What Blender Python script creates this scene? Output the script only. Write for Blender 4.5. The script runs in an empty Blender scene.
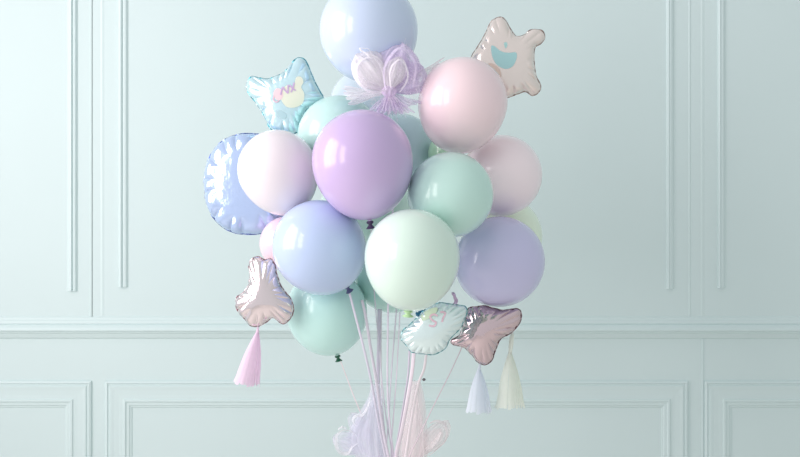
import bpy, bmesh, math, random
import numpy as np
from mathutils import Vector, Matrix
random.seed(7)
SC = bpy.context.scene
COL = SC.collection
PI = math.pi

# ------------------------------------------------------------------ camera, light, exposure
FD = 3.11                 # camera to the middle of the bouquet
CZ = 1.30                 # camera height
cam_d = bpy.data.cameras.new('camera'); cam_d.lens = 50.0; cam_d.sensor_width = 36.0
cam = bpy.data.objects.new('camera', cam_d); COL.objects.link(cam)
cam.location = (0, -FD, CZ); cam.rotation_euler = (PI/2, 0, 0)
SC.camera = cam
SC.view_settings.view_transform = 'Standard'; SC.view_settings.look = 'None'
SC.view_settings.gamma = 1.0; SC.view_settings.use_curve_mapping = False
SC.view_settings.exposure = 0.0
SC.cycles.transparent_max_bounces = 40
SC.cycles.use_denoising = True

world = bpy.data.worlds.new('room_light'); SC.world = world; world.use_nodes = True
wn = world.node_tree; wn.nodes.clear()
w_out = wn.nodes.new('ShaderNodeOutputWorld'); w_bg = wn.nodes.new('ShaderNodeBackground')
w_tc = wn.nodes.new('ShaderNodeTexCoord'); w_sx = wn.nodes.new('ShaderNodeSeparateXYZ')
w_rx = wn.nodes.new('ShaderNodeMapRange'); w_mix = wn.nodes.new('ShaderNodeMix'); w_mix.data_type = 'RGBA'
w_rx.inputs[1].default_value = -1; w_rx.inputs[2].default_value = 1
wn.links.new(w_tc.outputs['Generated'], w_sx.inputs[0]); wn.links.new(w_sx.outputs[0], w_rx.inputs[0])
wn.links.new(w_rx.outputs[0], w_mix.inputs[0])
w_mix.inputs[6].default_value = (0.84, 0.85, 0.88, 1)      # side of the windows
w_mix.inputs[7].default_value = (0.525, 0.575, 0.572, 1)      # far side of the room
wn.links.new(w_mix.outputs[2], w_bg.inputs['Color']); w_bg.inputs['Strength'].default_value = 1.0
wn.links.new(w_bg.outputs[0], w_out.inputs[0])

def window_light(name, x, y0, y1, z0, z1, radiance):
    d = bpy.data.lights.new(name, 'AREA'); d.shape = 'RECTANGLE'
    d.size = z1-z0; d.size_y = abs(y1-y0)
    d.energy = radiance*PI*d.size*d.size_y; d.color = (1.0, 0.92, 0.925)
    o = bpy.data.objects.new(name, d); COL.objects.link(o)
    o.location = (x, (y0+y1)/2, (z0+z1)/2); o.rotation_euler = (0, -PI/2, 0)
window_light('window_daylight', -2.5, -0.10, -1.65, 1.05, 3.2, 5.6)
window_light('window_daylight_front', -2.5, -2.30, -3.30, 1.05, 3.2, 5.2)

# ------------------------------------------------------------------ helpers
S0 = 0.0028
def sc(y): return (y+FD)/FD*S0
def at(px, py, y): return Vector(((px-400)*sc(y), y, CZ-(py-228.5)*sc(y)))

def srgb(r, g, b):
    f = lambda c: (c/255/12.92) if c/255 <= 0.04045 else ((c/255+0.055)/1.055)**2.4
    return (f(r), f(g), f(b), 1.0)

def pm(name, col, rough=0.5, metal=0.0, **kw):
    m = bpy.data.materials.new(name); m.use_nodes = True
    b = m.node_tree.nodes['Principled BSDF']
    b.inputs['Base Color'].default_value = col
    b.inputs['Roughness'].default_value = rough; b.inputs['Metallic'].default_value = metal
    for k, v in kw.items(): b.inputs[k.replace('_', ' ')].default_value = v
    return m

def vary(m, scale, amount, bump=0.0):
    """break up a plain colour with soft noise (and an optional fine bump)"""
    nt = m.node_tree; b = nt.nodes['Principled BSDF']
    tc = nt.nodes.new('ShaderNodeTexCoord'); no = nt.nodes.new('ShaderNodeTexNoise')
    no.inputs['Scale'].default_value = scale; no.inputs['Detail'].default_value = 3
    nt.links.new(tc.outputs['Object'], no.inputs['Vector'])
    mp = nt.nodes.new('ShaderNodeMapRange'); mp.inputs[3].default_value = 1-amount; mp.inputs[4].default_value = 1+amount*0.4
    nt.links.new(no.outputs[0], mp.inputs[0])
    mx = nt.nodes.new('ShaderNodeVectorMath'); mx.operation = 'SCALE'
    mx.inputs[0].default_value = b.inputs['Base Color'].default_value[:3]
    nt.links.new(mp.outputs[0], mx.inputs['Scale']); nt.links.new(mx.outputs[0], b.inputs['Base Color'])
    if bump:
        bn = nt.nodes.new('ShaderNodeBump'); bn.inputs['Strength'].default_value = bump; bn.inputs['Distance'].default_value = 0.002
        nt.links.new(no.outputs[0], bn.inputs['Height']); nt.links.new(bn.outputs[0], b.inputs['Normal'])
    return m

def mesh_obj(name, verts, faces, mat, parent=None, smooth=True, loc=None):
    me = bpy.data.meshes.new(name); me.from_pydata([tuple(v) for v in verts], [], faces); me.update()
    bm = bmesh.new(); bm.from_mesh(me); bmesh.ops.recalc_face_normals(bm, faces=bm.faces); bm.to_mesh(me); bm.free()
    if smooth: me.polygons.foreach_set('use_smooth', [True]*len(me.polygons))
    me.materials.append(mat)
    o = bpy.data.objects.new(name, me); COL.objects.link(o)
    if parent: o.parent = parent
    if loc is not None: o.location = loc
    return o

def thing(name, label, cat, loc, group=None):
    o = bpy.data.objects.new(name, None); COL.objects.link(o); o.location = loc
    o.empty_display_size = 0.02
    return tag(o, label, cat, group)
def tag(o, label, cat, group=None):
    o['label'] = label; o['category'] = cat
    if group: o['group'] = group
    return o
def struct(o, label):
    o['kind'] = 'structure'; o['label'] = label; return o

class MB:
    def __init__(s): s.v = []; s.f = []
    def add(s, v, f):
        n = len(s.v); s.v += [Vector(p) for p in v]; s.f += [tuple(i+n for i in q) for q in f]
    def build(s, name, mat, parent=None, smooth=True, loc=None):
        if loc is not None: s.v = [p-Vector(loc) for p in s.v]
        return mesh_obj(name, s.v, s.f, mat, parent, smooth, loc)

def grid_faces(nu, nv, cu=False):
    f = []
    for i in range(nu if cu else nu-1):
        for j in range(nv-1):
            a, b = i*nv, ((i+1) % nu)*nv
            f.append((a+j, b+j, b+j+1, a+j+1))
    return f

def catmull(P, n, closed=False):
    P = [Vector(p) for p in P]; m = len(P); out = []
    if closed: segs = m; g = lambda i: P[i % m]
    else: segs = m-1; g = lambda i: P[max(0, min(m-1, i))]
    for k in range(n):
        u = k/n*segs if closed else k/(n-1)*segs
        i = min(int(u), segs-1); t = u-i
        a, b, c, d = g(i-1), g(i), g(i+1), g(i+2)
        out.append(0.5*((2*b)+(c-a)*t+(2*a-5*b+4*c-d)*t*t+(3*b-a-3*c+d)*t**3))
    return out

def resample_closed(P, n):
    P = [Vector(p) for p in P]; m = len(P); L = [0]
    for i in range(m): L.append(L[-1]+(P[(i+1) % m]-P[i]).length)
    out = []; j = 0
    for k in range(n):
        s = k/n*L[-1]
        while L[j+1] < s: j += 1
        t = (s-L[j])/max(1e-9, L[j+1]-L[j]); out.append(P[j].lerp(P[(j+1) % m], t))
    return out, L[-1]

def tube(path, r, nseg=8):
    mb_v = []; n = len(path); up = Vector((0.2, 1, 0.1)).normalized()
    for i, p in enumerate(path):
        t = (path[min(n-1, i+1)]-path[max(0, i-1)]).normalized()
        a = t.cross(up).normalized(); b = t.cross(a)
        rr = r[i] if isinstance(r, (list, tuple)) else r
        for k in range(nseg):
            an = 2*PI*k/nseg; mb_v.append(p+a*math.cos(an)*rr+b*math.sin(an)*rr)
    f = []
    for i in range(n-1):
        for k in range(nseg):
            k2 = (k+1) % nseg; f.append((i*nseg+k, i*nseg+k2, (i+1)*nseg+k2, (i+1)*nseg+k))
    f.append(tuple(range(nseg))[::-1]); f.append(tuple(range((n-1)*nseg, n*nseg)))
    return mb_v, f

# ------------------------------------------------------------------ the room
WY = 1.0                                      # the panelled wall
sw = sc(WY)
def wx(px): return (px-400)*sw
def wz(py): return CZ-(py-228.5)*sw
WALL = srgb(211, 227, 227)
wall_m = vary(pm('mint_wall_paint', WALL, 0.55), 3.0, 0.02)
trim_m = vary(pm('mint_trim_paint', WALL, 0.45), 3.0, 0.015)
floor_m = vary(pm('pale_floor_boards', srgb(232, 228, 222), 0.5), 6.0, 0.08)

b = MB(); b.add([(-2.6, WY, 0), (3.2, WY, 0), (3.2, WY, 2.9), (-2.6, WY, 2.9), (-2.6, WY+.12, 0), (3.2, WY+.12, 0), (3.2, WY+.12, 2.9), (-2.6, WY+.12, 2.9)],
      [(0, 1, 2, 3), (5, 4, 7, 6), (3, 2, 6, 7), (4, 0, 3, 7), (1, 5, 6, 2), (4, 5, 1, 0)])
struct(b.build('wall_back', wall_m, smooth=False), 'pale mint panelled wall behind the balloons')
b = MB(); b.add([(-2.6, -4.2, 0), (3.2, -4.2, 0), (3.2, WY+.12, 0), (-2.6, WY+.12, 0), (-2.6, -4.2, -.1), (3.2, -4.2, -.1), (3.2, WY+.12, -.1), (-2.6, WY+.12, -.1)],
      [(0, 1, 2, 3), (7, 6, 5, 4), (0, 4, 5, 1), (1, 5, 6, 2), (2, 6, 7, 3), (3, 7, 4, 0)])
struct(b.build('floor', floor_m, smooth=False), 'pale floor below the balloons')

NT = [0]
def trim(b, label, mat=None):
    NT[0] += 1
    return struct(b.build('trim_%d' % NT[0], mat or trim_m, smooth=False), label)
# chair rail: profile (py in the picture, how far it stands out in m), top to bottom
prof = [(316.5, 0), (317.5, .004), (319.5, .007), (321, .012), (323, .015), (324.2, .013), (324.8, .018), (327, .026), (329.3, .030), (330.3, .029),
        (330.9, .021), (332.4, .020), (333.0, .014), (334.0, .013), (336.5, .009), (338, .005), (338.6, 0)]
b = MB(); vs = []
for x in (-2.6, 3.2):
    for py, d in prof: vs.append((x, WY-d, wz(py)))
b.add(vs, grid_faces(2, len(prof))); trim(b, 'chair rail moulding running across the wall')
def vstrip(prof, py0, py1, label):
    b = MB(); vs = []
    for z in (wz(py0), wz(py1)):
        for px, d in prof: vs.append((wx(px), WY-d, z))
    n = len(prof)
    b.add(vs, grid_faces(2, n)+[tuple(range(n)), tuple(range(n, 2*n))[::-1]]); trim(b, label)
PT = 228.5-(2.7-CZ)/sw
vstrip([(67.5, 0), (68.5, .006), (71, .011), (72.2, .012), (72.9, .005), (74, .006), (75.3, .009), (76.2, .008), (77.6, .001), (78, 0)], PT, 291, 'upright moulding left of the narrow panel at left')
vstrip([(118.5, 0), (119.5, .008), (121.3, .013), (122.2, .012), (123.2, .006), (125, .008), (126.5, .007), (128.2, .001), (128.6, 0)], PT, 287, 'upright moulding right of the narrow panel at left')
vstrip([(666, 0), (667, .008), (668.3, .010), (669.2, .007), (670.5, .008), (672, .006), (673.6, .001), (674, 0)], PT, 289, 'upright moulding left of the narrow panel at right')
vstrip([(717.3, 0), (718, .008), (719.2, .011), (720.2, .007), (722, .008), (723.5, .006), (724.8, .001), (725.2, 0)], PT, 288, 'upright moulding right of the narrow panel at right')
vstrip([(90.2, 0), (90.5, .0025), (92, .0022), (92.2, -.0), (92.6, 0)], PT, 316.6, 'thin upright bead between the left panels')
vstrip([(100.5, 0), (102.4, .0012), (104.5, 0)], PT, 316.6, 'faint upright seam between the left panels')
vstrip([(688.5, 0), (689, .0018), (690, .0016), (690.4, 0)], PT, 316.6, 'thin upright bead between the right panels')
vstrip([(700.5, 0), (702, .0012), (704.5, 0)], PT, 316.6, 'faint upright seam between the right panels')
vstrip([(701.4, 0), (701.8, .003), (703, .003), (703.3, 0)], 338.6, 640, 'thin upright bead below the rail at right')
# wainscot frames: mitred sweeps of one profile; (inset px, height m)
fprof = [(0, 0), (.6, .007), (2.3, .010), (3.3, .006), (4.6, .006), (5.4, .010), (6.6, .010), (9, .0085), (14, .0075), (18, .008), (18.8, .012),
         (20.5, .0125), (21.6, .008), (24.2, .0075), (25.2, .004), (26.4, .0035), (26.9, 0)]
def frame(px0, px1, py0, py1, label):
    b = MB(); vs = []; n = len(fprof)
    for cxs, czs in ((0, 0), (1, 0), (1, 1), (0, 1)):
        for d, h in fprof:
            vs.append((wx(px0+d) if not cxs else wx(px1-d), WY-h, wz(py0+d) if not czs else wz(py1-d)))
    b.add(vs, grid_faces(4, n, cu=True)); trim(b, label)
frame(-160, 92, 380.5, 535, 'raised wainscot panel frame at lower left')
frame(105.5, 688, 380.5, 535, 'raised wainscot panel frame behind the balloons')
frame(704, 960, 380.5, 535, 'raised wainscot panel frame at lower right')
b = MB(); vs = []
for x in (-2.6, 3.2):
    for z, d in ((.15, 0), (.14, .008), (.12, .016), (0, .016)): vs.append((x, WY-d, z))
b.add(vs, grid_faces(2, 4)); struct(b.build('baseboard_back', trim_m, smooth=False), 'mint baseboard at the foot of the panelled wall')

# ------------------------------------------------------------------ latex balloons
def latex(name, rgb, sss=0.10):
    m = pm(name, srgb(*rgb), 0.20, 0.0, IOR=1.5, Coat_Weight=0.35, Coat_Roughness=0.06, Subsurface_Weight=sss, Subsurface_Scale=0.02)
    m.node_tree.nodes['Principled BSDF'].inputs['Subsurface Radius'].default_value = (1, 1, 1)
    return m

def balloon(px, py, y, rpx, neck, k, rgb, label, knot_rgb=None, kscale=1.0, mat=None):
    """px, py: centre of the round outline; neck: direction of the knot; k: how much longer the neck half is"""
    r = rpx*sc(y); root = thing('latex_balloon', label, 'balloon', at(px, py, y), 'pastel latex balloons')
    m = mat or latex('latex_'+'_'.join(map(str, rgb)), rgb)
    nu, nv = 64, 40; vs = []
    rn = 0.045                                 # neck radius over body radius
    shift = (k-1)/2
    prof = []
    for j in range(nv+1):
        ph = PI*j/nv
        if ph <= PI/2: x, z = math.sin(ph), math.cos(ph)
        else:
            t = ph-PI/2; x, z = math.cos(t)*(1-0.05*(k-1)*4*math.sin(t)**2*math.cos(t)), -math.sin(t)*k
        x = math.sqrt(x*x+rn*rn) if z < 0 else x
        prof.append((x*r, (z+shift)*r))
    zb = prof[-1][1]
    prof += [(rn*.85*r, zb-.03*r), (rn*.8*r, zb-.05*r)]
    prof = prof[1:]
    for i in range(nu):
        a = 2*PI*i/nu
        for x, z in prof: vs.append((x*math.cos(a), x*math.sin(a), z))
    f = grid_faces(nu, len(prof), cu=True); n = len(prof)
    top = len(vs); vs.append((0, 0, (1+shift)*r))
    f += [(top, ((i+1) % nu)*n, i*n) for i in range(nu)]
    f.append(tuple(i*n+n-1 for i in range(nu)))
    rot = Vector((0, 0, -1)).rotation_difference(Vector(neck).normalized())
    M = rot.to_matrix()
    vs = [M @ Vector(v) for v in vs]
    body = mesh_obj('body', vs, f, m, root)
    # knot: tied ring, rolled lip and a little tail
    kc = knot_rgb or tuple(int(c*0.72) for c in rgb)
    km = pm('knot_rubber', srgb(*kc), 0.3)
    kk = MB(); q = r*kscale; z0 = zb-.05*r
    kp = [(.034, 0), (.06, -.012), (.072, -.035), (.06, -.058), (.036, -.07), (.034, -.085), (.055, -.115), (.085, -.15), (.092, -.158), (.084, -.162), (.05, -.13), (.0, -.10)]
    kv = []
    for i in range(20):
        a = 2*PI*i/20; wob = 1+.12*math.sin(3*a)
        for x, z in kp: kv.append(M @ Vector((x*q*math.cos(a)*wob, x*q*math.sin(a)*.8, z0+.004+z*q*(.6 if kscale > 1 else 1))))
    kk.add(kv, grid_faces(20, len(kp), cu=True))
    kb = kk.build('knot', km, root)
    if knot_rgb: kb['label'] = 'tied neck in a deeper shade'
    return root

BALLOON = [
 # px, py, y, r, neck, k, colour, label
 (363, 165, -.20, 50.5, (.12, .10, -1), 1.19, (204, 181, 223), 'large glossy orchid purple balloon at the front centre of the bunch', (70, 55, 90)),
 (412, 260, -.30, 47.7, (-.07, .15, -1), 1.14, (220, 240, 228), 'large whitish mint balloon in front, below the orchid purple one', (196, 228, 180)),
 (320, 248, -.108, 46.3, (.52, .35, -.80), 1.10, (192, 209, 241), 'periwinkle blue balloon below and left of the orchid purple one', (80, 85, 130)),
 (462, 106, -.07, 44.5, (-.2, .5, -1), 1.2, (249, 224, 229), 'soft pink balloon at upper right, in front of the beige foil star', None),
 (450, 195, -.16, 42.6, (-.6, .9, -.3), 1.06, (200, 233, 224), 'sea green balloon right of the orchid purple one', None),
 (279, 173, -.037, 39.6, (.42, .25, -1), 1.20, (242, 233, 237), 'milky white balloon with a faint pink tint, before the round blue foil', None),
 (499, 262, .003, 45, (-.4, .8, -.5), 1.06, (203, 201, 234), 'lavender balloon at far right above the rose star', None),
 (369, 32, -.02, 49, (.1, .3, -1), 1.08, (203, 217, 241), 'powder blue balloon at the very top, cut by the frame', None),
 (340, 139, .096, 42, (.5, .3, -1), 1.08, (198, 232, 226), 'pale aqua balloon peeking out behind the upper left of the orchid one', None),
 (501, 176, .091, 40.3, (-.5, .6, -.6), 1.06, (252, 236, 241), 'dusty pale pink balloon behind the sea green one', None),
 (327, 313, .062, 40.5, (.24, .05, -1), 1.12, (200, 238, 232), 'mint balloon lowest at left with its dark green knot showing', (30, 95, 70)),
 (392, 275, .15, 38, (.1, 1, -.3), 1.08, (190, 228, 220), 'jade balloon behind, showing below the gap between periwinkle and whitish mint', None),
 (400, 152, .253, 37, (0, .3, -1), 1.08, (180, 206, 213), 'grey teal balloon in the shade between orchid purple and soft pink', None),
 (446, 153, .15, 18, (-.3, .6, -1), 1.06, (176, 214, 184), 'leaf green balloon barely showing under the soft pink one', None),
 (501, 237, .275, 40.3, (-.5, .6, -.6), 1.06, (232, 246, 226), 'cream green balloon whose rim shows right of the lavender one', None),
 (367, 106, .40, 37, (.1, .2, -1), 1.06, (212, 226, 238), 'icy white balloon behind the tulle bow, under the powder blue one', None),
 (287, 244, .07, 27, (.4, .5, -1), 1.06, (244, 214, 226), 'blush pink balloon peeking out left of the periwinkle one', None),
 (366, 214, .44, 47, (.1, .3, -1), 1.06, (206, 230, 220), 'pale green balloon deep in the middle of the bunch', None),
]
for (px, py, y, r, nk, k, rgb, lab, kn) in BALLOON:
    balloon(px, py, y, r, nk, k, rgb, lab, kn, 1.35 if kn == (196, 228, 180) else 1.0)

# ------------------------------------------------------------------ foil balloons
def foil_mat(name, rgb, rough=0.14, metal=0.9, coat=0.5):
    m = pm(name, srgb(*rgb), rough, metal, Coat_Weight=coat, Coat_Roughness=0.05)
    nt = m.node_tree; bs = nt.nodes['Principled BSDF']
    tc = nt.nodes.new('ShaderNodeTexCoord'); no = nt.nodes.new('ShaderNodeTexNoise'); no.inputs['Scale'].default_value = 38; no.inputs['Detail'].default_value = 2
    bn = nt.nodes.new('ShaderNodeBump'); bn.inputs['Strength'].default_value = .25; bn.inputs['Distance'].default_value = .004
    nt.links.new(tc.outputs['Object'], no.inputs['Vector']); nt.links.new(no.outputs[0], bn.inputs['Height']); nt.links.new(bn.outputs[0], bs.inputs['Normal'])
    return m

def inside(P, X, Y):
    r = np.zeros(X.shape, bool); n = len(P)
    for i in range(n):
        x1, y1 = P[i]; x2, y2 = P[(i+1) % n]
        if y1 == y2: continue
        c = ((y1 > Y) != (y2 > Y)) & (X < (x2-x1)*(Y-y1)/(y2-y1)+x1)
        r ^= c
    return r

class Foil:
    def __init__(s, outline, y, label, rgb, seam_reflect_rgb, centre, fat=1.0, pucker=9.0, pamp=.5, name='foil_balloon', tilt=0, turn=0, seed=1, rough=.14, metal=.9, group='foil balloons around the bunch', plen=.5, flat=.5):
        rnd = random.Random(seed); s.y = y
        k = sc(y); cx, cy = centre; s.k = k; s.cx = cx; s.cy = cy
        s.root = thing(name, label, 'balloon', at(cx, cy, y), group)
        s.root.rotation_euler = (tilt, 0, turn)
        loc = [((px-cx)*k, -(py-cy)*k, 0) for px, py in outline]
        N = 300
        O, per = resample_closed(catmull(loc, 600, True), N)
        # puckers: random lobes along the rim
        cuts = [0.0]; tot = per/(pucker*k)
        while cuts[-1] < 1-0.6/tot: cuts.append(cuts[-1]+rnd.uniform(.6, 1.4)/tot)
        cuts = [c/cuts[-1] for c in cuts]
        lobe = []; am = []; bias = [rnd.uniform(-.2, .2) for c in cuts]
        for i in range(N):
            u = i/N; j = max(q for q in range(len(cuts)-1) if cuts[q] <= u+1e-9)
            v = (u-cuts[j])/(cuts[j+1]-cuts[j]); lobe.append(abs(math.sin(PI*v))**.33)
            am.append(bias[j])
        ext = max(max(abs(p.x), abs(p.y)) for p in O)
        P2 = [(p.x, p.y) for p in O]
        # membrane equation on a raster gives the inflated height
        G = 88; xs = np.linspace(-ext*1.05, ext*1.05, G); X, Y = np.meshgrid(xs, xs); msk = inside(P2, X, Y).astype(float)
        U = np.zeros((G, G))
        for it in range(1600):
            U = (np.roll(U, 1, 0)+np.roll(U, -1, 0)+np.roll(U, 1, 1)+np.roll(U, -1, 1)+1)/4*msk
        U = U/U.max(); uc = .42
        plateau = np.sqrt(np.clip(1-(1-np.minimum(U/uc, 1))**2, 0, 1))
        for it in range(2): plateau = (plateau*2+np.roll(plateau, 1, 0)+np.roll(plateau, -1, 0)+np.roll(plateau, 1, 1)+np.roll(plateau, -1, 1))/6*msk
        s.V = flat*plateau+(1-flat)*np.sqrt(U); s.U = U; s.G = G; s.ext = ext*1.05
        s.H = fat*.36*math.sqrt(msk.sum())*(2*s.ext/G)*.5
        ts = [1-(1-j/30)**1.6 for j in range(31)]          # 0 centre .. 1 rim
        vs = []
        for side in (-1, 1):
            for i in range(N):
                p = O[i]; sz = math.hypot(p.x, p.y)
                for t in ts[1:]:
                    q = p*t; h, u = s.height(q.x, q.y), s.samp(s.U, q.x, q.y)
                    A = max(0, 1-u/plen)**.8*min(1, t*t*1.5)
                    h = h*(1-pamp*A*(1-lobe[i])+am[i]*lobe[i]*min(A, .6))
                    sh = 1+.022*(lobe[i]-.6)*A
                    if t == 1.0: h = 0.0
                    vs.append((q.x*sh, side*max(h, 0), q.y*sh))
        M = len(ts)-1; half = N*M
        f = [q for q in grid_faces(N, M, cu=True)]; f2 = [tuple(a+half for a in q) for q in f]
        c0 = len(vs); vs.append((0, -s.height(0, 0), 0)); vs.append((0, s.height(0, 0), 0))
        f += [(c0, ((i+1) % N)*M, i*M) for i in range(N)]; f2 += [(c0+1, half+i*M, half+((i+1) % N)*M) for i in range(N)]
        mat = foil_mat('foil', rgb, rough, metal)
        # weld the two halves along the rim
        rim = {half+i*M+M-1: i*M+M-1 for i in range(N)}
        f2 = [tuple(rim.get(a, a) for a in q) for q in f2]
        s.env = mesh_obj('envelope', vs, f+f2, mat, s.root)
        bm = bmesh.new(); bm.from_mesh(s.env.data); bmesh.ops.delete(bm, geom=[v for v in bm.verts if not v.link_faces], context='VERTS')
        bmesh.ops.recalc_face_normals(bm, faces=bm.faces); bm.to_mesh(s.env.data); bm.free()
        # flat heat-sealed rim, wavy
        sv = []; w = 1.15*k
        for i in range(N):
            p = O[i]; tn = (O[(i+1) % N]-O[i-1]).normalized(); nr = Vector((tn.y, -tn.x, 0))
            if nr.dot(p) < 0 and False: nr = -nr
            sh = 1+.022*(lobe[i]-.6); wv = .0022*math.sin(i*2*PI/N*tot*1.0+1)+.0012*math.sin(i*.9)
            out = s.outsign(O)*nr
            a = p*sh-out*.6*k; b_ = p*sh+out*w*(.55+.6*(1-lobe[i]))
            sv += [(a.x, -.0005, a.y), (b_.x, wv-.0005, b_.y), (b_.x, wv+.0005, b_.y), (a.x, .0005, a.y)]
        sf = []
        for i in range(N):
            i2 = (i+1) % N
            for q in range(4): sf.append((i*4+q, i2*4+q, i2*4+(q+1) % 4, i*4+(q+1) % 4))
        sm = pm('foil_seam', srgb(*seam_reflect_rgb), .25, .7); nt = sm.node_tree; tc = nt.nodes.new('ShaderNodeTexCoord'); no = nt.nodes.new('ShaderNodeTexNoise'); no.inputs['Scale'].default_value = 110
        mr = nt.nodes.new('ShaderNodeMapRange'); mr.inputs[1].default_value = .5; mr.inputs[2].default_value = .64; mc = nt.nodes.new('ShaderNodeMix'); mc.data_type = 'RGBA'
        mc.inputs[6].default_value = srgb(*seam_reflect_rgb); mc.inputs[7].default_value = srgb(*rgb)  # dark foil reflections painted into the rim colour, broken up by noise
        nt.links.new(tc.outputs['Object'], no.inputs['Vector']); nt.links.new(no.outputs[0], mr.inputs[0]); nt.links.new(mr.outputs[0], mc.inputs[0]); nt.links.new(mc.outputs[2], nt.nodes['Principled BSDF'].inputs['Base Color'])
        s.seam = mesh_obj('seam', sv, sf, sm, s.root); s.seam['label'] = 'crimped rim with foil reflections painted in a deeper tone'
    def outsign(s, O):
        if not hasattr(s, '_os'):
            ar = sum(O[i].x*O[(i+1) % len(O)].y-O[(i+1) % len(O)].x*O[i].y for i in range(len(O)))
            s._os = 1 if ar > 0 else -1
        return s._os
    def samp(s, F, x, z):
        gx = (x/s.ext+1)/2*(s.G-1); gz = (z/s.ext+1)/2*(s.G-1)
        i = int(max(0, min(s.G-2, gz))); j = int(max(0, min(s.G-2, gx))); a = min(1, max(0, gz-i)); c = min(1, max(0, gx-j))
        return float(F[i, j]*(1-a)*(1-c)+F[i+1, j]*a*(1-c)+F[i, j+1]*(1-a)*c+F[i+1, j+1]*a*c)
    def height(s, x, z): return s.H*s.samp(s.V, x, z)
    def pt(s, px, py, lift=.0009):
        x, z = (px-s.cx)*s.k, -(py-s.cy)*s.k
        return (x, -s.height(x, z)-lift, z)
    def blot(s, outline, name, rgb, label, lift=.0009, rough=.35):
        P = catmull([(a, b_, 0) for a, b_ in outline], 72, True); c = sum(P, Vector())/len(P)
        vs = []; R = 10
        for p in P:
            for j in range(1, R+1):
                q = c.lerp(p, j/R); vs.append(s.pt(q.x, q.y, lift))
        f = grid_faces(72, R, cu=True); vs.append(s.pt(c.x, c.y, lift)); f += [(len(vs)-1, ((i+1) % 72)*R, i*R) for i in range(72)]
        o = mesh_obj(name, vs, f, pm('print_ink', srgb(*rgb), rough), s.root); o['label'] = label; return o
    def strokes(s, lines, name, rgb, label, w=1.0, lift=.0016):
        b_ = MB()
        for ln in lines:
            P = catmull([(a, c, 0) for a, c in ln], 6*len(ln)); vs = []
            for i, p in enumerate(P):
                t = (P[min(i+1, len(P)-1)]-P[max(0, i-1)]).normalized(); n = Vector((-t.y, t.x, 0))
                for q in (-1, 1):
                    e = p+n*q*w; vs.append(s.pt(e.x, e.y, lift))
            b_.add(vs, grid_faces(len(P), 2))
        o = b_.build(name, pm('print_ink', srgb(*rgb), .4), s.root); o['label'] = label; return o
    def tail(s, px, py, dx, dy, rgb, L=9, w=2.2, bend=0):
        """the crumpled filling neck"""
        k = s.k; P = [Vector(((px-s.cx+dx*t*L+bend*math.sin(4.4*t))*k, .004*math.sin(t*5), -(py-s.cy+dy*t*L)*k)) for t in [i/7 for i in range(8)]]
        n = Vector((-dy, 0, -dx)).normalized(); vs = []
        for i, p in enumerate(P):
            ww = w*k*(.55+.45*abs(math.sin(i*1.3)))
            for q in range(7): vs.append(p+n*ww*(q/3-1)+Vector((0, .0035*math.cos(q*2.3+i*.8), 0)))
        o = mesh_obj('filling_neck', vs, grid_faces(8, 7), pm('foil_neck', srgb(*rgb), .25, .7), s.root)
        m = o.modifiers.new('thick', 'SOLIDIFY'); m.thickness = .0006
        return o

# teal four-pointed pillow, upper left
A = Foil([(246, 85), (251, 76.5), (259, 78), (268, 79), (277, 76), (285, 72), (292, 64), (298, 58.5), (305, 60.5), (309.5, 69), (314, 80), (319, 90), (323.5, 99),
          (315, 105), (306, 111), (301.5, 122), (299, 131), (290, 134), (279, 132), (270, 127.5), (265, 117), (257, 104), (249, 94)], .15,
         'pale aqua four-pointed foil pillow at upper left printed with a yellow heart', (206, 236, 243), (60, 160, 175), (285, 99), fat=1.2, pucker=13, seed=4, metal=.5, plen=.6, turn=-.12)
A.blot([(287, 89), (290, 87), (293, 89), (297, 86), (299, 79), (304, 79), (306, 84), (304, 89), (307, 96), (305, 105), (297, 109), (289, 108), (284, 101), (283, 94)], 'printed_heart', (224, 228, 208), 'pale yellow heart print')
A.blot([(276, 95), (279, 90), (284, 91), (286, 96), (284, 101), (279, 101)], 'printed_flower', (232, 205, 210), 'pale pink flower print', .0013)
A.strokes([[(283.5, 96.5), (284.5, 92), (285.5, 88.5)], [(285.5, 88.5), (288, 92), (291, 95)], [(291, 95), (291, 91), (291.2, 86.5)],
           [(292.5, 87), (295.5, 90), (298.5, 92.5)], [(297, 84.5), (296, 89), (294, 94)]], 'printed_letters', (196, 168, 206), 'lilac hand lettered NX', .75, .002)
A.strokes([[(277, 97), (276, 101), (279, 103.5), (282, 102)]], 'printed_curl', (226, 180, 196), 'pink curl print', .5, .0018)
A.blot([(279, 112), (284, 112.5), (289, 116), (287, 120), (281, 118)], 'printed_leaf', (176, 206, 212), 'grey aqua leaf print')
# round blue foil, left
circ = []
for i in range(40):
    a = 2*PI*i/40; c, q = math.cos(a), math.sin(a)
    circ.append((249+45*math.copysign(abs(c)**.86, c), 184+50*math.copysign(abs(q)**.9, q)))
Bf = Foil(circ, .137, 'round powder blue foil balloon with a dark crimped edge at far left', (190, 210, 246), (62, 88, 172), (249, 184), fat=1.15, pucker=21, pamp=.6, seed=9, turn=-.1, metal=.5, plen=.6, flat=.6)
# rose silver star, lower left
Cf = Foil([(249, 266), (252, 259.5), (258, 257), (265, 260), (271, 259), (275, 265), (277, 274), (280, 283), (284, 290), (290, 297), (293.5, 305), (292.5, 315), (285, 323), (279, 321), (273, 317), (266, 322),
           (258, 326), (250, 325), (244, 318), (238, 312), (235.5, 304), (237, 297), (243, 293), (248, 286), (250, 276)], -.055,
          'shiny rose silver foil star at lower left above the pink lilac tassel', (236, 222, 224), (150, 120, 128), (264, 294), fat=1.3, pucker=12, pamp=.6, seed=3, plen=.75, flat=.15, rough=.09, metal=1.0, turn=-.12)
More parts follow.
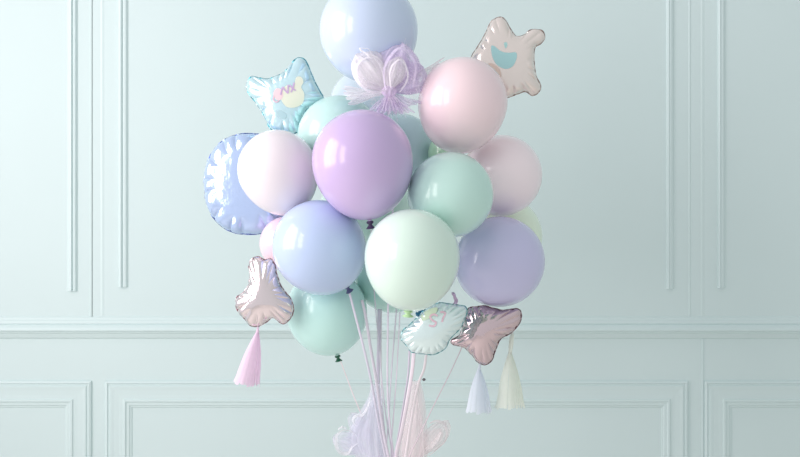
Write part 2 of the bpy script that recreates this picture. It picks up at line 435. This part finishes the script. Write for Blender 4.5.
# printed aqua pillow, below the whitish mint balloon
D = Foil([(401.5, 339), (403, 331), (410, 325), (417, 318), (424, 311), (431, 306), (440, 303), (449, 304), (457, 305), (465, 306.5), (466.5, 312), (464, 319), (460, 328), (454, 334), (449, 340), (445, 348), (434, 354), (423, 353.5),
          (412, 352), (407, 346)], -.11,
         'small whitish aqua foil pillow with a ruffled bottom edge and pink print', (226, 242, 242), (100, 165, 172), (432, 330), fat=1.3, pucker=8, pamp=.6, seed=6, metal=.5, flat=.3, plen=.6, turn=-.12)
D.blot([(421, 316), (429, 309), (438, 307), (436, 313), (429, 318), (423, 320)], 'printed_patch', (206, 224, 196), 'pale yellow green print')
D.strokes([[(438.5, 315), (434.5, 313.5), (431, 316), (433.5, 319.5), (437, 321.5), (435, 325), (430, 324.5)], [(441, 311), (446, 312), (444, 317), (443, 321)]], 'printed_letters', (226, 190, 204), 'pink hand lettered S7', .9)
D.tail(424, 312, -.9, .3, (70, 130, 165), 9, 2.6)
D.tail(452, 307, .25, -1, (206, 188, 216), 15, 2.2, 2.6)
# rose gold star, lower right
Ef = Foil([(452, 345), (451, 341), (459, 336), (463, 325), (464, 315), (469, 308.5), (477, 307), (484, 306), (493, 308), (502, 310), (511, 309), (518, 308.5), (521.5, 314), (519, 323), (511, 332), (501, 338), (496, 348), (491.5, 360),
           (484, 364.5), (477, 361), (471, 354), (463, 347.5)], -.02,
          'rose gold foil star at lower right holding two tassels', (210, 190, 194), (112, 80, 90), (485, 330), fat=1.4, pucker=12, pamp=.6, seed=12, plen=.75, flat=.1, rough=.09, metal=1.0, turn=-.28)
# beige star, upper right
Ff = Foil([(470, 63), (473, 54), (479, 45), (486, 33), (489.5, 25), (494, 19.5), (500.5, 17.5), (505.5, 21), (510, 29), (516.5, 37), (525, 35), (530, 31), (536, 30.5), (542, 32), (544, 38.5), (540.5, 44), (534.5, 48), (533.5, 60), (535.5, 76), (540, 86),
           (538, 92.5), (532, 95.5), (525, 91.5), (517, 94), (508, 97), (501, 97), (493, 92), (482, 80), (473, 72)], .075,
          'beige foil star with a teal print at upper right behind the soft pink balloon', (240, 228, 222), (150, 125, 118), (508, 60), fat=1.0, pucker=13, pamp=.5, seed=15, rough=.2, metal=.6, turn=-.1)
Ff.blot([(491.5, 47.5), (495, 48), (499, 51.5), (504, 54), (510, 54.5), (516, 54.5), (516.5, 60), (513, 67.5), (507, 70.5), (501, 69), (495.5, 64.5), (492, 56)], 'printed_heart', (172, 216, 218), 'pale teal heart print')
Ff.blot([(504, 45), (506.5, 44), (507.5, 47), (505.5, 50)], 'printed_drop', (176, 218, 216), 'small pale teal drop print')
Ff.blot([(487, 66), (493, 65), (500, 71), (501, 79), (494, 79), (488, 73)], 'printed_patch', (222, 202, 190), 'faint tan patch print')

# ------------------------------------------------------------------ tassels
def paper(name, rgb):
    m = bpy.data.materials.new(name); m.use_nodes = True; nt = m.node_tree; nt.nodes.clear()
    out = nt.nodes.new('ShaderNodeOutputMaterial'); mx = nt.nodes.new('ShaderNodeMixShader'); df = nt.nodes.new('ShaderNodeBsdfDiffuse'); tl = nt.nodes.new('ShaderNodeBsdfTranslucent')
    tc = nt.nodes.new('ShaderNodeTexCoord'); no = nt.nodes.new('ShaderNodeTexNoise'); no.inputs['Scale'].default_value = 90; cr = nt.nodes.new('ShaderNodeMix'); cr.data_type = 'RGBA'
    c = srgb(*rgb); cr.inputs[6].default_value = c; cr.inputs[7].default_value = tuple(min(1, x*.95) for x in c[:3])+(1,)
    nt.links.new(tc.outputs['Object'], no.inputs['Vector']); nt.links.new(no.outputs[0], cr.inputs[0])
    for n_ in (df, tl): nt.links.new(cr.outputs[2], n_.inputs[0])
    mx.inputs[0].default_value = .35
    nt.links.new(df.outputs[0], mx.inputs[1]); nt.links.new(tl.outputs[0], mx.inputs[2]); nt.links.new(mx.outputs[0], out.inputs[0]); return m
def tassel(top, neck, bot_l, bot_r, y, rgb, label, loop=None):
    tp = at(*top, y); root = thing('paper_tassel', label, 'tassel', tp, 'paper tassels')
    m = paper('tissue_paper', rgb); k = sc(y); rnd = random.Random(int(top[0]))
    nk = at(*neck, y)-tp; bl = at(*bot_l, y)-tp; br = at(*bot_r, y)-tp
    fr = MB(); n = 64; bc = (bl+br)/2; hw = (br-bl).length/2
    for ring in range(1):
        for i in range(n//2):
            a = 2*PI*(i+.5*ring)/(n//2); rr = 1-.25*ring
            e = bl.lerp(br, .5+.5*math.cos(a)*rr)+Vector((rnd.uniform(-1, 1)*.0015, math.sin(a)*hw*.75*rr, rnd.uniform(-.004, .004)))
            d = nk+Vector((math.cos(a)*.0035*rr, math.sin(a)*.0035*rr, 0))
            tg = Vector((-math.sin(a), math.cos(a), 0)); wid = hw*2*PI/(n//2)*.56; pts = []
            L = 9
            for j in range(L):
                t = j/(L-1); c = d.lerp(e, t)+Vector((math.cos(a), math.sin(a), 0))*.0045*math.sin(PI*min(1, t*1.15))*rr
                w = .0008+(wid-.0008)*t**.9; tw = tg.copy(); tw.rotate(Matrix.Rotation(.35+rnd.uniform(-.1, .1), 3, 'Z'))
                pts += [c-tw*w, c+Vector((math.cos(a), math.sin(a), 0))*w*.25, c+tw*w]
            fr.add(pts, grid_faces(L, 3))
    fr.build('fringe', m, root)
    hd = MB(); v, f = tube([nk.lerp(Vector((0, 0, 0)), t)+Vector((0, 0, -.004*(1-t))) for t in (0, .25, .5, .75, 1)], [.0042, .0046, .0036, .0030, .0016] if not loop else [.0045, .006, .0065, .006, .003], 12); hd.add(v, f)
    hd.build('twisted_neck', m, root)
    return root
tassel((258, 326), (257.5, 332), (234.5, 382.5), (259, 385.5), -.055, (254, 234, 250), 'pink lilac paper tassel hanging from the rose silver star')
tassel((480, 363.5), (479, 369), (466.5, 411), (491.5, 412.5), -.02, (241, 247, 255), 'bluish white paper tassel hanging from the tip of the rose gold star')
tassel((512.5, 332), (510, 352), (496, 407), (525, 407.5), .005, (249, 253, 246), 'greenish white paper tassel hanging from the right arm of the rose gold star', loop=True)

# ------------------------------------------------------------------ ribbons
def ribbon(path, w, rgb, label, twist=0.6, seed=0):
    """path: (px, py, y) points, then down to the tie at the floor"""
    P = [at(a, b_, c) for a, b_, c in path]
    rnd = random.Random(seed); an = seed*2.4
    P += [Vector((.006*math.cos(an), -.02+.006*math.sin(an), .42)), Vector((.009*math.cos(an), -.02+.009*math.sin(an), .2)), Vector((.016*math.cos(an), -.02+.016*math.sin(an), .004))]
    n = 90; C = catmull(P, n); vs = []; o0 = P[0]
    for i, p in enumerate(C):
        t = (C[min(n-1, i+1)]-C[max(0, i-1)]).normalized()
        a = .25*math.sin(i/n*9*twist+seed)+rnd.uniform(-.03, .03)
        side = Vector((1, 0, 0))-t*t.x; side.normalize(); fw = t.cross(side)
        s_ = side*math.cos(a)+fw*math.sin(a)
        for q in (-1, -.33, .33, 1): vs.append(p+s_*w*q/2+fw*.0004*(1-abs(q))-o0)
    m = pm('satin_ribbon', srgb(*rgb), .35, 0, Sheen_Weight=.3)
    o = mesh_obj('curling_ribbon', vs, grid_faces(n, 4), m, None, True, o0)
    s = o.modifiers.new('thick', 'SOLIDIFY'); s.thickness = .0005
    return tag(o, label, 'ribbon', 'ribbons under the bunch')
ribbon([(340.5, 361, .062), (347, 378, .06), (353, 394, .05), (360, 411, .035), (380, 457, .02)], .0030, (234, 220, 225), 'thin pinkish ribbon tied to the dark green knot at left', seed=1)
ribbon([(349.5, 293, -.06), (355, 314, -.055), (363, 345, -.04), (371, 380, -.03), (379, 425, -.03), (388, 470, -.025)], .0062, (224, 218, 234), 'lavender ribbon slanting down from the periwinkle balloon knot', seed=2)
ribbon([(362, 300, .0), (366, 318, .0), (371, 350, .0), (377, 385, .0), (383, 430, -.005), (392, 475, -.01)], .0080, (230, 222, 234), 'wide pale lilac ribbon, second from the left, running beside the slanting one', seed=3)
ribbon([(379, 309, .08), (379, 340, .07), (378, 380, .05), (381, 420, .03), (388, 470, .0)], .0100, (220, 213, 229), 'widest lilac ribbon hanging straight below the jade balloon', seed=4)
ribbon([(381.5, 309, .095), (381, 350, .085), (381.5, 390, .07), (384.5, 430, .03), (391, 470, .01)], .0036, (238, 232, 239), 'narrow pale ribbon hanging along the right edge of the widest lilac one', seed=5)
ribbon([(396.5, 309, .02), (394, 340, .02), (391.5, 372, .02), (389, 412, .015), (386.5, 455, .005), (392, 490, .0)], .0036, (215, 209, 222), 'narrow greyish ribbon just right of the middle gap', seed=6)
ribbon([(400, 312, .03), (398.5, 340, .03), (396.8, 372, .025), (394, 410, .02), (391, 455, .005), (396, 490, .0)], .0034, (234, 225, 237), 'narrow pink lilac ribbon beside the greyish one', seed=7)
ribbon([(414, 350, -.06), (412, 372, -.055), (407, 402, -.05), (401, 434, -.045), (396.5, 457, -.04), (398, 490, -.03)], .0100, (238, 225, 235), 'wide pink ribbon coming down from under the whitish aqua pillow', seed=8)
ribbon([(409.5, 350, -.04), (408, 375, -.04), (403.5, 405, -.035), (398, 438, -.03), (394, 470, -.03)], .0050, (220, 212, 228), 'lilac ribbon tucked behind the left edge of the wide pink one', seed=9)
ribbon([(426.5, 352, -.05), (424, 369, -.05), (419, 382, -.05), (414, 405, -.04), (408, 440, -.03), (403, 480, -.02)], .0072, (244, 234, 239), 'whitish pink ribbon below the right side of the whitish aqua pillow', seed=10)
ribbon([(462, 347, -.0), (452, 369, .0), (441, 391, -.02), (430, 413, -.04), (419, 436, -.06), (409, 457, -.06), (402, 485, -.04)], .0028, (218, 201, 210), 'thin mauve ribbon slanting from the rose gold star', seed=11)
ribbon([(371, 227, -.16), (371.5, 240, -.10), (373, 270, .0), (375, 300, .03), (384, 400, .02), (394, 470, .0)], .0030, (218, 213, 225), 'thin lilac ribbon hanging from the orchid balloon knot', seed=12)
ribbon([(393.5, 204, .05), (392.5, 214, .06), (391, 235, .08), (389, 270, .0), (388, 320, .0), (388, 400, .0), (395, 470, .0)], .0052, (233, 224, 238), 'pale lilac ribbon showing right of the orchid balloon, above the whitish mint one', seed=13)

# ------------------------------------------------------------------ tulle
def tulle(name, rgb, a0=.25, a1=.7, scale=55, stretch=(1, 1, .12), trans=.45):
    m = bpy.data.materials.new(name); m.use_nodes = True; nt = m.node_tree; nt.nodes.clear()
    out = nt.nodes.new('ShaderNodeOutputMaterial'); mx = nt.nodes.new('ShaderNodeMixShader'); tr = nt.nodes.new('ShaderNodeBsdfTransparent')
    df = nt.nodes.new('ShaderNodeBsdfDiffuse'); tl = nt.nodes.new('ShaderNodeBsdfTranslucent'); m2 = nt.nodes.new('ShaderNodeMixShader')
    for n_ in (df, tl): n_.inputs['Color'].default_value = srgb(*rgb)
    m2.inputs[0].default_value = trans; nt.links.new(df.outputs[0], m2.inputs[1]); nt.links.new(tl.outputs[0], m2.inputs[2])
    uv = nt.nodes.new('ShaderNodeUVMap'); mp = nt.nodes.new('ShaderNodeMapping'); mp.inputs['Scale'].default_value = (scale, 0.8, 1)
    no = nt.nodes.new('ShaderNodeTexNoise'); no.inputs['Scale'].default_value = 1; no.inputs['Detail'].default_value = 3
    mr = nt.nodes.new('ShaderNodeMapRange'); mr.inputs[1].default_value = .3; mr.inputs[2].default_value = .7; mr.inputs[3].default_value = a0; mr.inputs[4].default_value = a1
    nt.links.new(uv.outputs[0], mp.inputs[0]); nt.links.new(mp.outputs[0], no.inputs['Vector']); nt.links.new(no.outputs[0], mr.inputs[0])
    nt.links.new(mr.outputs[0], mx.inputs[0]); nt.links.new(tr.outputs[0], mx.inputs[1]); nt.links.new(m2.outputs[0], mx.inputs[2])
    nt.links.new(mx.outputs[0], out.inputs[0])
    return m

def sheet(mb, uvs, nu, nv, fn, cu=False):
    vs = []; n0 = len(mb.v)
    for i in range(nu):
        for j in range(nv):
            vs.append(fn(i/(nu if cu else nu-1), j/(nv-1))); uvs.append((i/(nu if cu else nu-1), j/(nv-1)))
    mb.add(vs, grid_faces(nu, nv, cu))
def finish(mb, uvs, name, mat, root):
    o = mb.build(name, mat, root); me = o.data; ul = me.uv_layers.new(name='UVMap')
    for l in me.loops: ul.data[l.index].uv = uvs[l.vertex_index]
    return o

def pouf(base, tip, width, depth, seed, fold=9, amp=.14, layers=2, open_=0.0):
    """a gathered loop of tulle: narrow at base, round at the tip, pleated along its length"""
    rnd = random.Random(seed); mb = MB(); uv = []; ax = tip-base; L = ax.length; ax.normalize()
    sx = Vector((0, 1, 0)).cross(ax).normalized(); sy = ax.cross(sx)
    for q in range(layers):
        g = 1-.22*q; p1, p2 = rnd.uniform(0, 6), rnd.uniform(0, 6)
        def fn(u, v, g=g, p1=p1, p2=p2):
            a = 2*PI*u; t = v
            pr = math.sqrt(max(0, 1-((t-.58)/.42)**2)) if t > .58 else .10+.90*math.sin(PI/2*t/.58)**1.3
            ww = 1+amp*math.sin(fold*a+p1+2*t)*t+amp*.6*math.sin((fold*2+1)*a+p2-3*t)*t
            return base+ax*(L*t*g*(1+.05*math.sin(3*a+p1)*t))+sx*math.cos(a)*width*g*pr*ww+sy*math.sin(a)*depth*g*pr*ww
        sheet(mb, uv, 84, 22, fn, cu=True)
    return mb, uv
def fan(base, l, r, bulge, seed, fold=10, amp=.006, curve=0.0, nu=90):
    mb = MB(); uv = []; rnd = random.Random(seed); p1 = rnd.uniform(0, 6)
    def fn(u, v):
        e = l.lerp(r, u); e = e+(e-base)*(.06*math.sin(fold*.7*u*6.28+p1)+curve*math.sin(PI*u))
        p = base.lerp(e, v**.9)
        return p+Vector((0, -bulge*math.sin(PI*u)*v+amp*math.sin(fold*2*PI*u+p1)*v+amp*.5*math.sin(fold*4.6*PI*u)*v, amp*.4*math.sin(fold*5*u+9*v)*v))
    sheet(mb, uv, nu, 16, fn)
    return mb, uv
def strands(root_pts, n, seed, mat, name, parent, w=.0005):
    """loose net threads: list of (base, tip, spread, droop)"""
    rnd = random.Random(seed); mb = MB()
    for base, tip, spread, sag in root_pts:
        for i in range(n):
            e = tip+Vector((rnd.gauss(0, spread), rnd.gauss(0, spread*.6), rnd.gauss(0, spread)))
            mid = base.lerp(e, .5)+Vector((rnd.gauss(0, spread*.35), rnd.gauss(0, spread*.35)-.004, rnd.gauss(0, spread*.35)+sag))
            P = catmull([base+Vector((rnd.gauss(0, .003), -.004, rnd.gauss(0, .003))), mid, e], 9); vs = []
            for j, p in enumerate(P):
                ww = w*(1-.5*j/8); vs += [p-Vector((ww, 0, ww*.5)), p+Vector((ww, 0, ww*.5))]
            mb.add(vs, grid_faces(9, 2))
    return mb.build(name, mat, parent)

ty = -.13
t_lav = tulle('lavender_tulle', (244, 233, 255), .45, .75, 16, trans=.35)
t_white = tulle('white_lilac_tulle', (255, 252, 255), .5, .8, 16, trans=.35)
t_deep = tulle('deep_lavender_tulle', (246, 232, 254), .45, .75, 16, trans=.35)
t_pink = tulle('pink_tulle', (246, 226, 234), .3, .65, 12)
K = at(389, 92, ty)
bow = thing('tulle_bow', 'fluffy lavender tulle bow in front of the powder blue balloon at the top', 'bow', K, 'tulle bows')
def local(mbuv): mbuv[0].v = [p-K for p in mbuv[0].v]; return mbuv
def part(mbuv, name, mat, lab=None):
    o = finish(*local(mbuv), name, mat, bow)
    if lab: o['label'] = lab
    return o
part(pouf(K, at(357, 56, ty), .046, .036, 1, layers=3), 'loop', t_white, 'whitish loop at left')
part(pouf(K+Vector((0, .012, 0)), at(402, 45, ty+.02), .060, .036, 2, layers=3), 'loop', t_lav)
part(pouf(K+Vector((0, -.01, 0)), at(399, 58, ty-.02), .028, .022, 3, layers=2), 'loop', t_white, 'small whitish inner loop')
part(pouf(K+Vector((.0, .01, 0)), at(422, 68, ty+.03), .046, .028, 4, layers=2), 'loop', t_lav)
part(fan(K, at(342, 86, ty+.02), at(352, 106, ty+.01), .01, 5, fold=6), 'tail', t_white, 'whitish tail at left')
part(fan(K, at(424, 103, ty+.02), at(366, 112, ty), .02, 6, fold=12, curve=.12), 'tail', t_lav)
part(fan(K, at(414, 112, ty), at(374, 114, ty-.01), .015, 7, fold=9), 'tail', t_deep, 'deeper lavender tail')
part(fan(at(412, 76, ty+.03), at(443, 58, ty+.05), at(430, 78, ty+.05), .004, 8, fold=4, amp=.003), 'tail', t_pink, 'pink wisp at right')
ck = MB(); cu = []
def knotfn(u, v):
    a = 2*PI*u; ph = PI*v
    r = 1+.16*math.sin(7*a+2*ph)
    return K+Vector((.018*math.sin(ph)*math.cos(a)*r, -.012+.014*math.sin(ph)*math.sin(a)*r, .015*math.cos(ph)))
sheet(ck, cu, 42, 16, knotfn, cu=True)
part((ck, cu), 'center_knot', t_deep, 'deep lavender gathered middle')
def fuzz(lobes, n, seed, mat, w=.00028):
    """fine down standing off the loops"""
    rnd = random.Random(seed); mb = MB()
    for c, rad, ln in lobes:
        for i in range(n):
            d = Vector((rnd.gauss(0, 1), rnd.gauss(0, 1)-.3, rnd.gauss(0, 1))).normalized()
            p0 = Vector((c.x+d.x*rad[0], c.y+d.y*rad[1], c.z+d.z*rad[2])); q = (d+Vector((rnd.gauss(0, .5), rnd.gauss(0, .5), rnd.gauss(0, .5)))).normalized()
            L = ln*rnd.uniform(.4, 1.2); bend = Vector((rnd.gauss(0, .3), 0, rnd.gauss(0, .3)-.15))*L; vs = []
            for j in range(5):
                t = j/4; p = p0+q*L*t+bend*t*t; ww = w*(1-.7*t); vs += [p-Vector((ww, 0, ww*.6)), p+Vector((ww, 0, ww*.6))]
            mb.add(vs, grid_faces(5, 2))
    mb.build('down', mat, bow)
def thread(name, rgb):
    m = bpy.data.materials.new(name); m.use_nodes = True; nt = m.node_tree; nt.nodes.clear()
    out = nt.nodes.new('ShaderNodeOutputMaterial'); mx = nt.nodes.new('ShaderNodeMixShader'); df = nt.nodes.new('ShaderNodeBsdfDiffuse'); tl = nt.nodes.new('ShaderNodeBsdfTranslucent')
    df.inputs[0].default_value = tl.inputs[0].default_value = srgb(*rgb); mx.inputs[0].default_value = .5
    nt.links.new(df.outputs[0], mx.inputs[1]); nt.links.new(tl.outputs[0], mx.inputs[2]); nt.links.new(mx.outputs[0], out.inputs[0]); return m
thr = thread('net_thread', (255, 250, 255))
Z = Vector((0, 0, 0))
L_ = lambda a, b_, d=0: at(a, b_, ty+d)-K
strands([(Z, L_(358, 62), .010, .0), (Z, L_(404, 50), .012, .0), (Z, L_(418, 78), .010, .0), (Z, L_(352, 98), .009, .0), (Z, L_(392, 114), .018, 0), (Z, L_(368, 50), .005, .0)], 46, 5, thr, 'loose_threads', bow)
strands([(Z, L_(381, 112), .012, 0), (Z, L_(402, 112), .012, 0)], 40, 6, thread('lilac_thread', (252, 242, 255)), 'loose_threads', bow)

fuzz([(L_(368, 73), (.034, .03, .040), .016), (L_(405, 66), (.036, .03, .046), .018), (L_(414, 84), (.030, .026, .034), .016), (L_(390, 103), (.050, .03, .020), .016), (L_(396, 72), (.022, .04, .03), .014)], 330, 11, thr, .00022)
def loop_band(pts, y, w, seed):
    """a ribbon of tulle bent into a loop seen edge-on from the front"""
    P = catmull([at(a, b_, y) for a, b_ in pts], 48); mb = MB(); uv = []
    def fn(u, v):
        p = P[min(47, int(round(u*47)))]
        i = min(46, max(1, int(round(u*47)))); t = (P[i+1]-P[i-1]).normalized(); n = Vector((-t.z, 0, t.x))
        return p+n*(v-.5)*w*.55*(.35+.65*math.sin(PI*u))+Vector((.001*math.sin(u*14+seed), (v-.5)*w*(.5+.5*math.sin(PI*u)), .001*math.sin(u*21+seed)))
    sheet(mb, uv, 48, 8, fn); return mb, uv
def gather(rows, depth, seed, fold=8, layers=2):
    """a pleated tube of net: rows of (px left, px right, py, y)"""
    mb = MB(); uv = []; rnd = random.Random(seed); R = catmull([(a, b_, c) for a, b_, c, d in rows], 30); Yv = [r[3] for r in rows]
    for q in range(layers):
        p1 = rnd.uniform(0, 6); g = 1-.25*q
        def fn(u, v, p1=p1, g=g):
            r = R[min(29, int(round(v*29)))]; y = Yv[0]+(Yv[-1]-Yv[0])*v; a = 2*PI*u; k = sc(y)
            hw = (r.y-r.x)/2*k*g; c = at((r.x+r.y)/2, r.z, y)
            pl = 1+.10*math.sin(fold*a+p1+1.5*v)*min(1, v*3)
            return c+Vector((math.cos(a)*hw*pl, math.sin(a)*min(depth, hw*.8)*pl, .002*math.sin(fold*a)))
        sheet(mb, uv, 96, 30, fn, cu=True)
    return mb, uv
def thing_tulle(K2, label, parts):
    o = thing('tulle_bow', label, 'bow', K2, 'tulle bows')
    for (mb, uv), nm, mat in parts:
        mb.v = [p-K2 for p in mb.v]; finish(mb, uv, nm, mat, o)
    return o
for pts, yy, w, mt in [([(386, 90), (384, 72), (389, 57), (399, 48.5), (409, 53), (415.5, 68), (413, 86)], ty-.035, .017, t_lav), ([(385, 90), (372, 92), (360, 85), (355.5, 72), (361, 61), (371, 57.5), (380, 66), (385, 82)], ty-.035, .013, t_white),
                      ([(372, 59), (366, 54), (360, 49), (367, 48.5), (373, 55)], ty-.03, .007, t_white), ([(391, 88), (390, 74), (393, 64), (400, 60), (406, 66), (407, 80), (400, 92)], ty-.05, .011, t_white)]:
    part(loop_band(pts, yy, w, 3), 'loop_edge', mt)
l_lav = tulle('pale_lavender_net', (244, 243, 253), .22, .5, 16, trans=.4)
l_wht = tulle('white_net_edge', (250, 249, 253), .55, .95, 10)
yb = .03
KB = at(376, 470, yb)
lv = thing_tulle(KB, 'pale lavender tulle drape with curled loops at the left foot of the ribbons', [
    (gather([(371, 380, 384, yb), (369, 381, 396, yb), (363, 382, 408, yb), (358, 382, 418, yb), (351, 383, 430, yb), (349, 384, 442, yb), (357, 386, 457, yb), (366, 386, 472, yb)], .03, 1), 'drape', l_lav),
    (gather([(373, 382, 396, yb-.02), (368, 382, 414, yb-.02), (366, 384, 436, yb-.02), (370, 385, 472, yb-.02)], .018, 4, fold=6, layers=1), 'drape', l_lav),
    (pouf(at(368, 452, yb), at(334, 438, yb), .030, .018, 3, layers=2, fold=6), 'loop', l_lav),
    (pouf(at(372, 445, yb+.01), at(352, 414, yb+.01), .026, .018, 5, layers=2, fold=6), 'loop', l_lav),
    (loop_band([(362, 444), (352, 432), (344, 430), (337, 436), (336, 446), (341, 453), (348, 453), (352, 447), (357, 443)], yb-.022, .014, 1), 'curled_edge', l_wht),
    (loop_band([(356, 426), (353, 420), (357, 415), (363, 415), (368, 405), (370, 397)], yb-.034, .012, 2), 'curled_edge', l_wht),
    (loop_band([(338, 430), (342, 427), (347, 429)], yb-.02, .009, 3), 'curled_edge', l_wht)])
l_pnk = tulle('pale_pink_net', (254, 246, 248), .22, .5, 16, trans=.4)
l_pwt = tulle('white_pink_net', (248, 240, 242), .6, .95, 10)
yp = .02
KP = at(408, 472, yp)
pk = thing_tulle(KP, 'pale pink tulle drape with one rounded loop at the right foot of the ribbons', [
    (gather([(411, 420, 381, yp), (409, 423, 392, yp), (405, 425, 408, yp), (401, 426, 424, yp), (398, 427, 440, yp), (397, 426, 457, yp), (401, 418, 472, yp)], .026, 2), 'drape', l_pnk),
    (gather([(412, 416, 384, yp-.02), (409, 420, 410, yp-.02), (403, 423, 440, yp-.02), (403, 416, 472, yp-.02)], .015, 7, fold=6, layers=1), 'drape', l_pnk),
    (pouf(at(417, 458, yp), at(447, 422, yp), .028, .018, 8, layers=2, fold=6), 'loop', l_pnk),
    (loop_band([(426, 449), (431, 446), (436, 440), (441, 432)], yp-.03, .018, 4), 'curled_edge', l_pwt),
    (loop_band([(430, 423), (438, 421), (445, 425), (447, 433), (444, 442), (436, 450), (428, 456)], yp-.02, .014, 5), 'curled_edge', l_pwt),
    (loop_band([(414, 384), (417, 396), (421, 420), (423, 440), (424, 470)], yp-.035, .008, 6), 'curled_edge', l_pwt)])
# small grey bead pinned at the top of the pink drape
bd = MB(); v = []
for i in range(14):
    for j in range(8):
        a, ph = 2*PI*i/14, PI*j/7; v.append(at(423.8, 379.5, -.045)+Vector((.0052*math.sin(ph)*math.cos(a), .004*math.sin(ph)*math.sin(a), .0034*math.cos(ph)*(1+.2*math.cos(3*a)))))
bd.add(v, grid_faces(14, 8, cu=True))
tag(bd.build('ribbon_clip', pm('grey_clip', srgb(120, 116, 120), .35, .5), None, True, at(423.8, 379.5, -.045)), 'small grey clip on the whitish pink ribbon above the pale pink drape', 'clip')
